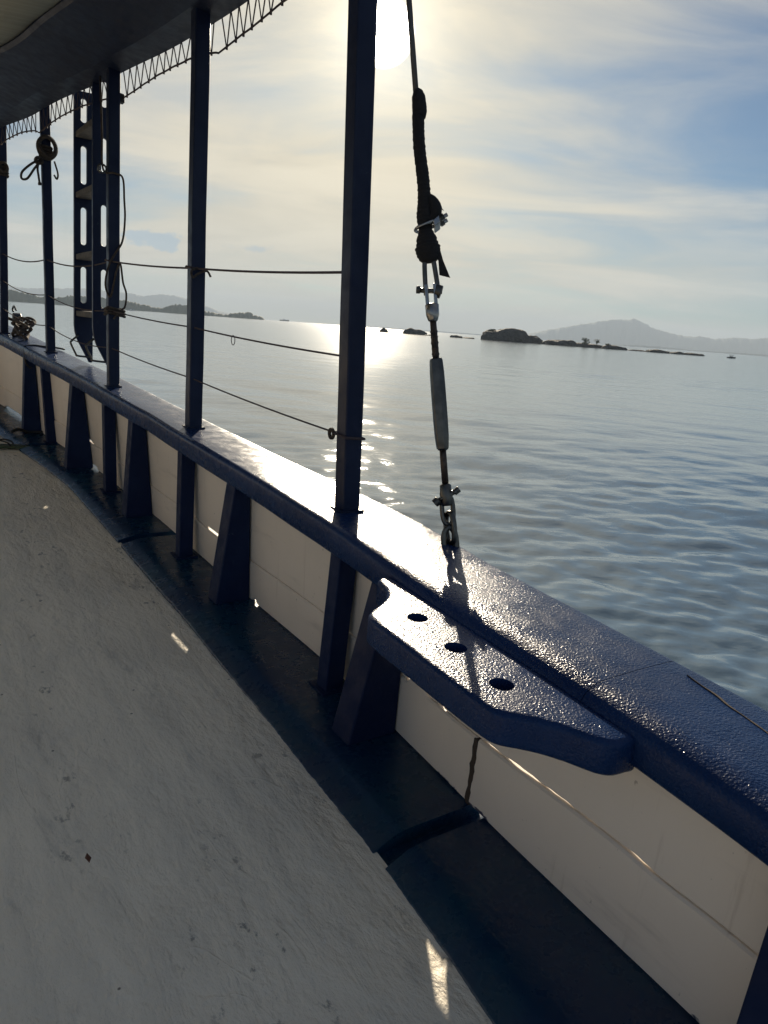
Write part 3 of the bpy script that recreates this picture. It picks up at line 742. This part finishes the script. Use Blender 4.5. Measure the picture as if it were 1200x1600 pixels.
# ------------------------------------------------------------------ guard lines along the posts
LH = [(1.133, 1.165, 1.209, 1.241, 1.291, 1.33), (.919, .951, .988, 1.047, 1.125, 1.19), (.707, .760, .817, .874, .951, 1.0)]
nm = ['uppermost', 'middle', 'lowest']
for li, hs in enumerate(LH):
    st_ = [(p[0], post_xy(i, hs[i])[1] - .012, hs[i]) for i, p in enumerate(POSTS)] + [(5.2, -.52, hs[5])]
    path = []
    for (s0_, n0_, z0_), (s1_, n1_, z1_) in zip(st_[:-1], st_[1:]):
        sag = .006 if s0_ < 2.4 else .03
        for k in range(12):
            u = k / 12; path.append(W(s0_ + (s1_ - s0_) * u, n0_ + (n1_ - n0_) * u, z0_ + (z1_ - z0_) * u - sag * 4 * u * (1 - u)))
    root = empty('guard_line', W(*st_[0])); tag(root, f'thin dark {nm[li]} guard line strung between the posts', 'rope', 'guard lines between the posts')
    obj('line', *tube(path, .0029 if li else .0036, 6), M['line'], root)
    for i in (0, 1, 2):
        s, c = POSTS[i][0], post_xy(i, hs[i])[1]; h = POSTS[i][3] / 2 + .003
        if (i, li) in ((0, 2), (1, 0), (2, 0), (2, 1)):
            lp = [W(s + h * x_, c + h * y_, hs[i] + dz_) for x_, y_, dz_ in ((1, -1, .004), (0, -1.04, .003), (-1, -1, 0), (-1.05, 0, -.002), (-1, 1, -.004), (1, 1, 0), (1.04, 0, .003), (1, -1, .006))]
            obj('lashing', *tube(lp, .004, 6), M['line'], root)
    if li == 0:
        s, c = POSTS[1][0], post_xy(1, hs[1])[1]
        kx = [W(s - .042, c - .01, hs[1]), W(s - .05, c - .035, hs[1] - .012), W(s - .048, c - .03, hs[1] - .035), W(s - .05, c - .01, hs[1] - .02), W(s - .055, c + .02, hs[1] - .008), W(s - .058, c + .035, hs[1] - .028)]
        obj('bow_knot', *tube(smoothpath(kx, 5), .0045, 6), M['rope'], root)
    if li == 1:
        s_ = 1.17; f = (s_ - .461) / (1.56 - .461); z_ = hs[0] + (hs[1] - hs[0]) * f - .005; nn_ = post_xy(0, hs[0])[1] * (1 - f) + post_xy(1, hs[1])[1] * f - .012
        cc = [W(s_ + .016 * math.cos(t_), nn_, z_ - .012 + .016 * math.sin(t_)) for t_ in np.linspace(0, 2 * math.pi * 1.6, 30)]
        obj('cord_ring', *tube(cc, .0014, 5), M['line'], root)
    if li == 2:
        s, c = POSTS[0][0], post_xy(0, hs[0])[1]
        cc = [W(s + .046 + .012 * math.cos(t_), c - .03, hs[0] + .012 * math.sin(t_)) for t_ in np.linspace(0, 2 * math.pi, 20)]
        obj('knot', *tube(cc, .0055, 6), M['rope'], root)

# ------------------------------------------------------------------ shroud with turnbuckle
Bv = Vector(W(.119, .181, .477)); Tv = Vector(W(.439, .15, 1.78))
U = (Tv - Bv).normalized(); E2 = (Vector((0, 0, 1.0)) - Bv); E2 = (E2 - U * E2.dot(U)).normalized(); E1 = U.cross(E2).normalized()
if E1.x < 0: E1 = -E1
PXM = (Tv - Bv).length / 852
def K(y, r=0.0, d=0.0): return tuple(Bv + U * ((852 - y) * PXM) + E1 * r + E2 * d)
sh = empty('shroud', K(852)); tag(sh, 'wire shroud with black taped end and steel turnbuckle, shackled to the rail', 'rigging')
wp = [K(-2600), K(0), K(150)]
obj('wire', *tube(wp, .0072, 10), M['wire'], sh, smooth=True)
# taped splice
ys = np.linspace(134, 402, 150); prof = []
for y in ys:
    r = np.interp(y, [134, 138, 146, 160, 176, 190, 215, 300, 316, 328, 338, 345, 352, 362, 378, 392, 400, 402], [.004, .011, .017, .0185, .0165, .0145, .0150, .0160, .0185, .021, .0205, .0165, .017, .024, .031, .029, .021, .008])
    prof.append(r * (1 + .035 * math.sin(y * 1.05) * (1 if y > 190 else .3) + .05 * float(vnoise(y * .25, 131))))
V, F = tube([K(y, (.0018 * math.sin(y * .05) + (.004 if y < 175 else 0)), 0) for y in ys], prof, 16)
tape = obj('taped_splice', V, F, M['tape'], sh, smooth=True)
bulge = [K(y, .012 + .014 * math.sin((y - 300) / 40 * math.pi), .004) for y in np.linspace(300, 340, 9)]
obj('splice_tail', *tube(bulge, [.008, .012, .014, .0155, .017, .017, .015, .013, .010], 10), M['tape'], tape, smooth=True)
obj('loose_thread', *tube(smoothpath([K(316, .022), K(314, .032), K(319, .040), K(324, .046)], 4), .0011, 5), M['tape'], tape)
tl = [(.016, 385), (.030, 383), (.036, 402), (.050, 430), (.024, 424), (.024, 402)]
tv = [K(y, r, .006 + .004 * math.sin(y)) for r, y in tl] + [K(y, r, .009 + .004 * math.sin(y)) for r, y in tl]
obj('tape_tail', tv, [(0, 1, 2, 5), (5, 2, 3, 4), (6, 11, 8, 7), (11, 10, 9, 8)] + [(i, (i + 1) % 6, (i + 1) % 6 + 6, i + 6) for i in range(6)], M['tape'], tape)
# wire clamp
cl = [K(349, -.021, .022)] 
ub = [K(340, .030, .021), K(346, .0, .025), K(349, -.020, .018), K(350, -.027, 0), K(349, -.020, -.018), K(346, .0, -.022), K(340, .030, -.020)]
cp = obj('clamp', *tube(smoothpath(ub, 5), .0042, 8), M['bright_steel'], sh, smooth=True)
sd = [K(353, .020, .03), K(353, .020, -.028), K(347, .036, -.028), K(347, .036, .03)]; sd2 = [K(342, .018, .03), K(342, .018, -.028), K(335, .034, -.028), K(335, .034, .03)]
obj('saddle', *hexa(sd, sd2), M['bright_steel'], cp, bevel=.003)
for d in (.021, -.020):
    obj('bolt_end', *tube([K(342, .030, d), K(335, .054, d)], .0048, 8), M['bright_steel'], cp, smooth=True)
    obj('nut', *tube([K(340, .036, d), K(337, .045, d)], .0085, 6), M['steel'], cp)
# upper shackle (two cheeks) + pin
shk = []
for r in (-.0125, .0125):
    shk.append((r, 0))
mbk = MB(); mbk.add(*tube(smoothpath([K(452, -.012, .0), K(440, -.0125, .0), K(415, -.0115), K(398, -.009), K(388, .001), K(398, .011), K(415, .0145), K(440, .0175), K(455, .016)], 5), .0062, 10))
us = mbk.build('upper_shackle', M['steel'], sh, smooth=True)
obj('shackle_eye', *tube([K(446, .012, 0), K(450, .026, 0)], .0165, 14), M['steel'], us, bevel=.002)
obj('shackle_pin', *tube([K(443, -.033, .002), K(449, .028, .002)], .0062, 10), M['steel'], us, smooth=True)
obj('pin_head', *tube([K(442, -.036, .002), K(443, -.026, .002)], .0095, 8), M['steel'], us, bevel=.001)
# jaw, rods, barrel
jw = MB()
for r0_, r1_ in ((-.015, -.006), (.006, .015)):
    jw.add(*hexa([K(470, r0_, .010), K(470, r1_, .010), K(470, r1_, -.010), K(470, r0_, -.010)], [K(436, r0_ * 1.05, .012), K(436, r1_, .012), K(436, r1_, -.012), K(436, r0_ * 1.05, -.012)]))
jaw = jw.build('upper_jaw', M['bright_steel'], sh, bevel=.002)
obj('jaw_body', *tube([K(y) for y in (466, 468, 484, 492, 494)], [.012, .0175, .0165, .0125, .010], 14), M['bright_steel'], jaw, smooth=True)
rod = obj('upper_rod', *tube([K(y) for y in (492, 508, 509, 556)], [.0082, .0085, .0088, .0088], 12), M['rust_rod'], sh, smooth=True)
thr = MB()
V, F = tube([K(y, .0006 * math.sin(y * 3)) for y in np.linspace(509, 553, 90)], [.0088 + .0008 * (k % 2) for k in range(90)], 12); thr.add(V, F)
thr.build('thread', M['rust_rod'], rod, smooth=True)
by = [551, 552.5, 556, 575, 600, 650, 676, 694, 697, 699]; brd = [.010, .0165, .0178, .0195, .0200, .0200, .0192, .0168, .0158, .010]
V, F = tube([K(y) for y in by], brd, 6); barrel = obj('turnbuckle_barrel', V, F, M['steel'], sh, bevel=.003)
slot = [K(y, -.0105, .0168 + .0005) for y in (612, 640)]
obj('lower_rod', *tube([K(y) for y in (697, 712, 756)], [.0086, .0088, .0088], 12), M['rust_rod'], sh, smooth=True)
lj = obj('lower_jaw', *tube([K(y) for y in (752, 755, 764, 768, 785, 788)], [.010, .0148, .0152, .0165, .0160, .012], 14), M['steel'], sh, smooth=True)
obj('jaw_pin', *tube([K(781, -.030, .008), K(764, .030, .008)], .0062, 10), M['steel'], lj, smooth=True)
obj('pin_head', *tube([K(783, -.031, .008), K(777, -.019, .008)], .0115, 10), M['steel'], lj, bevel=.002)
obj('pin_end', *tube([K(768, .020, .008), K(762, .034, .008)], .0085, 10), M['steel'], lj, bevel=.002)
def link(y0, y1, hw, wire, plane, r0_=0.0, kink=0.0):
    """rounded chain link between two heights; plane 0 = across the view, 1 = along it"""
    cy_, hl = (y0 + y1) / 2, (y1 - y0) / 2 * PXM; pts = []
    for t_ in np.linspace(0, 2 * math.pi, 33):
        c, s_ = math.cos(t_), math.sin(t_); x_ = hw * math.copysign(abs(c) ** .7, c); y_ = hl * math.copysign(abs(s_) ** .8, s_)
        a1, a2 = (x_, kink * x_) if plane == 0 else (kink * x_, x_)
        pts.append(K(cy_ - y_ / PXM, r0_ + a1, a2))
    return tube(pts, wire, 10, False)
obj('lower_shackle', *link(771, 818, .0140, .0062, 0, .001), M['steel'], sh, smooth=True)
obj('chain_link', *link(800, 848, .0135, .0074, 1, .004, .75), M['steel'], sh, smooth=True)
ey = [K(862, -.014, .004), K(845, -.0145, .004), K(830, -.010, .004), K(822, .002, .004), K(830, .013, .004), K(845, .0165, .004), K(864, .016, .004)]
eb = obj('eye_bolt', *tube(smoothpath(ey, 5), .0080, 10), M['steel'], sh, smooth=True)
tg = [W(.119 - .05, .181 - .03, zr(.1) - .003), W(.119 + .05, .181 - .03, zr(.1) - .003), W(.119 + .05, .181 + .025, zr(.1) - .005), W(.119 - .05, .181 + .025, zr(.1) - .005)]
0 and obj('eye_plate', *hexa(tg, [(p[0], p[1], p[2] + .006) for p in tg]), M['rail'], eb, bevel=.002)

# ------------------------------------------------------------------ boarding ladder hung between two posts
ld = empty('boarding_ladder', W(2.85, -.06, .70)); tag(ld, 'dark boarding ladder with slotted side boards hung upright between two posts', 'ladder')
def slot_loop(n0, n1, z0, z1):
    r = (n1 - n0) / 2; c = (n0 + n1) / 2; k = 8
    return [(c + r * math.cos(t_), z0 + r + r * math.sin(t_)) for t_ in np.linspace(math.pi, 2 * math.pi, k)] + [(c + r * math.cos(t_), z1 - r + r * math.sin(t_)) for t_ in np.linspace(0, math.pi, k)]
def stringer(s, na, nb, dn, slots, sl0, sl1, zbot):
    # na/nb: inboard/outboard edge at z = 1.7 ; dn: lean per metre ; bottom rounded towards outboard
    sh_ = lambda n_, z: n_ + dn * (z - 1.7)
    ol = [(sh_(na, 2.05), 2.05), (sh_(na, 1.4), 1.4), (sh_(na, .90), .90), (sh_(na, .86) + .004, .86), (sh_(na, .82) + .016, .82), (sh_(na, .77) + .042, .77), (sh_(na, zbot) + .078, zbot), (sh_(nb, zbot) - .004, zbot), (sh_(nb, zbot + .02), zbot + .02), (sh_(nb, 1.4), 1.4), (sh_(nb, 2.05), 2.05)]
    hs = [[(sh_(u, z), z) for u, z in slot_loop(sl0, sl1, a_, b_)] for a_, b_ in slots]
    V, F = plate(ol, hs, .026, lambda u, v, d: W(s + d, u, v)); return obj('side_board', V, F, M['post'], ld, bevel=.002)
stringer(3.06, -.117, -.022, .028, [(1.905, 2.02), (1.611, 1.796), (1.311, 1.499), (1.013, 1.201)], -.085, -.054, .70)
stringer(2.66, -.112, -.012, .022, [(1.905, 2.02), (1.62, 1.774), (1.286, 1.477), (.994, 1.179)], -.074, -.044, .70)
for z in (1.845, 1.555, 1.250, .960):
    n0 = -.108 + .025 * (z - 1.7)
    b = [W(2.687, n0, z - .016), W(3.059, n0 - .004, z - .016), W(3.059, n0 + .075, z - .016), W(2.687, n0 + .078, z - .016)]
    obj('rung', *hexa(b, [(p[0], p[1], p[2] + .030) for p in b]), M['wood_rung'], ld, bevel=.006)
for s, n0 in ((3.04, -.136), (2.69, -.130)):
    hp = [W(s, n0 + .012, .846), W(s, n0 - .022, .815), W(s, n0 - .028, .800), W(s, n0 - .004, .745), W(s, n0 + .004, .736), W(s, n0 + .072, .730)]
    obj('hoop', *tube(smoothpath(hp, 4), .0055, 8), M['steel'], ld, smooth=True)

# ------------------------------------------------------------------ ropes on the posts
def coil_rope(i, z, rad, turns, label, seed, loops=True):
    s, c = post_xy(i, z); root = empty('rope_coil', W(s, c, z - .1)); tag(root, label, 'rope', 'ropes hung on the posts'); h = POSTS[i][3] / 2
    g = np.random.default_rng(seed); mb = MB()
    # flat coil hanging against the near side of the post
    pts = []
    for t_ in np.linspace(0, 2 * math.pi * turns, 26 * turns):
        rr = rad * (1 - .10 * float(vnoise(t_ * .7, seed)) - .035 * (t_ / 6.28)); pts.append(W(s - h - .012 - .005 * (t_ / 6.28) + .006 * math.sin(3 * t_), c + rr * math.cos(t_), z + rr * 1.15 * math.sin(t_)))
    obj('coil', *tube(pts, .0085, 7), M['rope'], root, smooth=True)
    wr = []
    for t_ in np.linspace(0, 2 * math.pi * 4, 60):
        q = h * 1.18 / max(abs(math.cos(t_)), abs(math.sin(t_))); q = min(q, h * 1.45); wr.append(W(s + q * math.cos(t_), c + q * math.sin(t_), z - .05 + .016 * t_ / 6.28))
    obj('wrap', *tube(wr, .008, 7), M['rope'], root, smooth=True)
    if loops:
        a0 = W(s - h - .03, c - .045, z - .075)
        lp = [a0, W(s - .08, c - .085, z - .10), W(s - .09, c - .135, z - .15), W(s - .09, c - .140, z - .185), W(s - .09, c - .112, z - .180), W(s - .085, c - .075, z - .125), W(s - h - .03, c - .04, z - .08)]
        obj('loop', *tube(smoothpath(lp, 6), .0062, 7), M['rope'], root, smooth=True)
        tl_ = [a0, W(s - .08, c - .058, z - .12), W(s - .085, c - .055, z - .16), W(s - .085, c - .050, z - .205)]
        obj('rope_tail', *tube(smoothpath(tl_, 5), [.006] * 14 + [.010, .009], 7), M['rope'], root, smooth=True)
        kn = [W(s - h - .03 + .012 * math.sin(2 * t_), c - .045 + .017 * math.cos(t_), z - .075 + .014 * math.sin(t_)) for t_ in np.linspace(0, 12.6, 36)]
        obj('knot', *tube(kn, .009, 7), M['rope'], root, smooth=True)
        l2 = [W(s - h * .6, c + .04, z - .06), W(s - h * .6, c + .056, z - .12), W(s - h * .6, c + .050, z - .150), W(s - h * .6, c + .036, z - .13)]
        obj('loop', *tube(smoothpath(l2, 5), .005, 7), M['rope'], root, smooth=True)
coil_rope(3, 1.826, .047, 4, 'coil of dark rope with hanging loops tied high on a post', 5)
coil_rope(4, 1.80, .024, 2, 'small knot of rope on the post at the left picture edge', 6, False)
# cable running down beside the ladder post
s, c = POSTS[2][0], post_xy(2, 1.4)[1]; h = .03
hr = empty('hanging_rope', W(s, c, .95)); tag(hr, 'thin rope wound loosely down the post beside the ladder', 'rope', 'ropes hung on the posts')
pth = [W(s + .02, c - h - .01, 1.98), W(s + .0, c - h - .012, 1.75), W(s, c - h - .01, 1.60), W(s - h - .008, c, 1.585), W(s - h - .008, c + h + .006, 1.57), W(s - .02, c + h + .016, 1.48), W(s - .02, c + h + .018, 1.40), W(s - h - .01, c + h, 1.30), W(s - h - .012, c - .005, 1.24), W(s - h - .008, c - h - .004, 1.18), W(s - .01, c - h - .012, 1.10), W(s - h - .008, c - h + .004, 1.05), W(s - h - .01, c, 1.16), W(s - h - .008, c + .02, 1.20), W(s - .01, c + h + .008, 1.12), W(s - .01, c + h + .022, 1.07), W(s - h, c + h + .01, 1.01), W(s - h - .01, c + .01, .985), W(s - h - .01, c - .015, .95)]
obj('rope', *tube(smoothpath(pth, 6), .0046, 7), M['rope'], hr, smooth=True)
rg = [W(s - .01, c - h - .016 + .018 * math.cos(t_), 1.60 + .018 * math.sin(t_)) for t_ in np.linspace(0, 6.28, 24)]
obj('ring', *tube(rg, .0045, 7), M['steel'], hr, smooth=True)
wr = [W(s + 1.25 * h * max(-1, min(1, 1.5 * math.cos(t_))), c + 1.25 * h * max(-1, min(1, 1.5 * math.sin(t_))), .965 + .012 * t_ / 6.28 + .006 * math.sin(t_ * 2)) for t_ in np.linspace(0, 6.28 * 3, 60)]
obj('wrap', *tube(wr, .006, 7), M['rope'], hr, smooth=True)
pl = [W(s - .0 + u, c + h + .012 + v, 1.90 + z) for u, v, z in ((-.02, -.008, -.012), (.02, -.008, -.012), (.02, .012, -.016), (-.02, .012, -.016))]
obj('toggle', *hexa(pl, [(p[0], p[1], p[2] + .035) for p in pl]), M['strap'], hr, bevel=.003)

# block and tackle lying on the rail further forward
tk = empty('tackle', W(4.15, -.25, zr(4.15))); tag(tk, 'heap of rope and a pulley block lying on the rail at far left', 'tackle')
g = np.random.default_rng(4)
for k in range(6):
    cs, cn = 4.12 + g.normal(0, .09), -.27 + g.normal(0, .025); z0 = zr(4.12) + .012 + .018 * k
    pts = [W(cs + (.10 + .03 * math.sin(3 * t_ + k)) * math.cos(t_), cn + (.045 + .012 * math.sin(2 * t_ + k)) * math.sin(t_), z0 + .016 * math.sin(2 * t_ + k * 1.3)) for t_ in np.linspace(0, 6.28, 30)]
    obj('rope_turn', *tube(pts, .0095, 7), M['rope'], tk, smooth=True)
pts = smoothpath([W(4.25, -.29, zr(4.2) + .09), W(4.45, -.34, zr(4.4) + .10), W(4.62, -.36, zr(4.6) + .14), W(4.34, -.32, zr(4.3) + .19)], 6)
obj('rope_lead', *tube(pts, .010, 7), M['rope'], tk, smooth=True)
bo = [(.055 * math.cos(t_), .038 * math.sin(t_)) for t_ in np.linspace(0, 6.28, 21)[:-1]]
V, F = plate(bo, [], .05, lambda u, v, d: W(4.2 + u, -.295 + d, zr(4.2) + .095 + v + u * .4), .008, 3)
bl = obj('pulley_block', V, F, M['strap'], tk)
obj('block_hook', *tube(smoothpath([W(4.25, -.27, zr(4.2) + .155), W(4.30, -.275, zr(4.2) + .18), W(4.33, -.28, zr(4.2) + .16), W(4.31, -.28, zr(4.2) + .145)], 5), .006, 7), M['steel'], bl)
# thin hose looped over the rail at the fourth post
s = 3.60; ni = rail_i(s)
ho = [W(s - .02, -.10, zr(s) + .006), W(s + .03, -.145, zr(s) + .012), W(s + .10, -.20, zr(s) + .012), W(s + .14, ni + .05, zr(s) + .014), W(s + .12, ni - .004, zr(s) + .004), W(s + .10, ni - .010, zr(s) - .04), W(s + .10, ni - .008, zr(s) - .085), W(s + .12, ni + .02, zr(s) - .12), W(s + .14, ni + .06, zr(s) - .09)]
tag(obj('cord_loop', *tube(smoothpath(ho, 6), .0055, 7), M['strap'], smooth=True), 'thin dark cord looped over the rail left of the fourth post', 'cord')
ho = [W(3.70 + .02 * math.sin(u * 5), -.40 + u * .34, zd(3.75) + .006 + .02 * math.exp(-((u - .12) / .1) ** 2)) for u in np.linspace(0, 1, 24)]
tag(obj('hose', *tube(ho, .010, 8), M['strap'], smooth=True), 'short black hose lying across the blue deck edge at far left', 'hose')

# sandal on the deck
sd_ = empty('sandal', W(3.47, -.43, zd(3.47) - .028)); tag(sd_, 'green rubber flip-flop lying on the grey deck at left edge', 'sandal')
ang = R(-70)
def SD(u, v, z):
    c_, s__ = math.cos(ang), math.sin(ang); return W(3.49 + u * c_ - v * s__, -.455 + u * s__ + v * c_, zd(3.47) - .028 + z)
so_ = [(-.125, .022), (-.13, 0), (-.125, -.022), (-.10, -.034), (-.05, -.032), (0, -.033), (.05, -.042), (.09, -.044), (.118, -.03), (.128, -.005), (.12, .02), (.095, .038), (.05, .040), (0, .034), (-.05, .034), (-.10, .034)]
V, F = plate([tuple(p) for p in smoothpath(so_ + [so_[0]], 3)[:-1]], [], .016, lambda u, v, d: SD(u, v, .002 + d), .004, 3)
obj('sole', V, F, M['sandal'], sd_, smooth=False)
for sg in (1, -1):
    st_ = [SD(.075, 0, .016), SD(.062, sg * .008, .034), SD(.02, sg * .028, .046), SD(-.02, sg * .035, .034), SD(-.035, sg * .034, .014)]
    obj('strap', *tube(smoothpath(st_, 5), .0048, 7), M['strap'], sd_, smooth=True)
# curled dry leaf scrap near the lower left of the deck
def deck_pt(x, y): 
    v = np.array([x, y]) - P0; return v @ ax_a, v @ ax_n
ls, lns = deck_pt(-.50, 1.16)
lf = [W(ls + u, lns + v, .004 + z) for u, v, z in ((-.010, 0, .002), (-.003, .005, .006), (.006, .004, .003), (.011, 0, .008), (.004, -.005, .004), (-.005, -.004, .007))]
tag(obj('leaf_scrap', lf + [(p[0], p[1], p[2] + .0012) for p in lf], [(0, 1, 2, 3, 4, 5), (6, 11, 10, 9, 8, 7)] + [(i, (i + 1) % 6, (i + 1) % 6 + 6, i + 6) for i in range(6)], M['leaf']), 'tiny curled reddish leaf scrap on the grey deck', 'leaf')

# ------------------------------------------------------------------ haze: even air over the whole bay
hz = 12600; zt = 318.0; zb = SEA_Z - 3
b = [(-hz, -hz, zb), (hz, -hz, zb), (hz, hz, zb), (-hz, hz, zb)]
me = bpy.data.meshes.new('haze'); me.from_pydata(b + [(x, y, zt) for x, y, _ in b], [], [(3, 2, 1, 0), (4, 5, 6, 7), (0, 1, 5, 4), (1, 2, 6, 5), (2, 3, 7, 6), (3, 0, 4, 7)]); me.update()
hm = bpy.data.materials.new('sea_haze'); hm.use_nodes = True; ht = NT(hm.node_tree); ht.n.clear()
pv = ht.add('ShaderNodeVolumePrincipled'); pv.inputs['Color'].default_value = (.70, .84, 1.0, 1); pv.inputs['Density'].default_value = 1.6e-4
pv.inputs['Anisotropy'].default_value = .0
ho_ = ht.add('ShaderNodeOutputMaterial'); ht.l.new(pv.outputs[0], ho_.inputs['Volume'])
me.materials.append(hm)
ob = bpy.data.objects.new('haze', me); reg(ob, (0, 0, 0)); tag(ob, 'thin pale sea haze over the bay', kind='stuff')
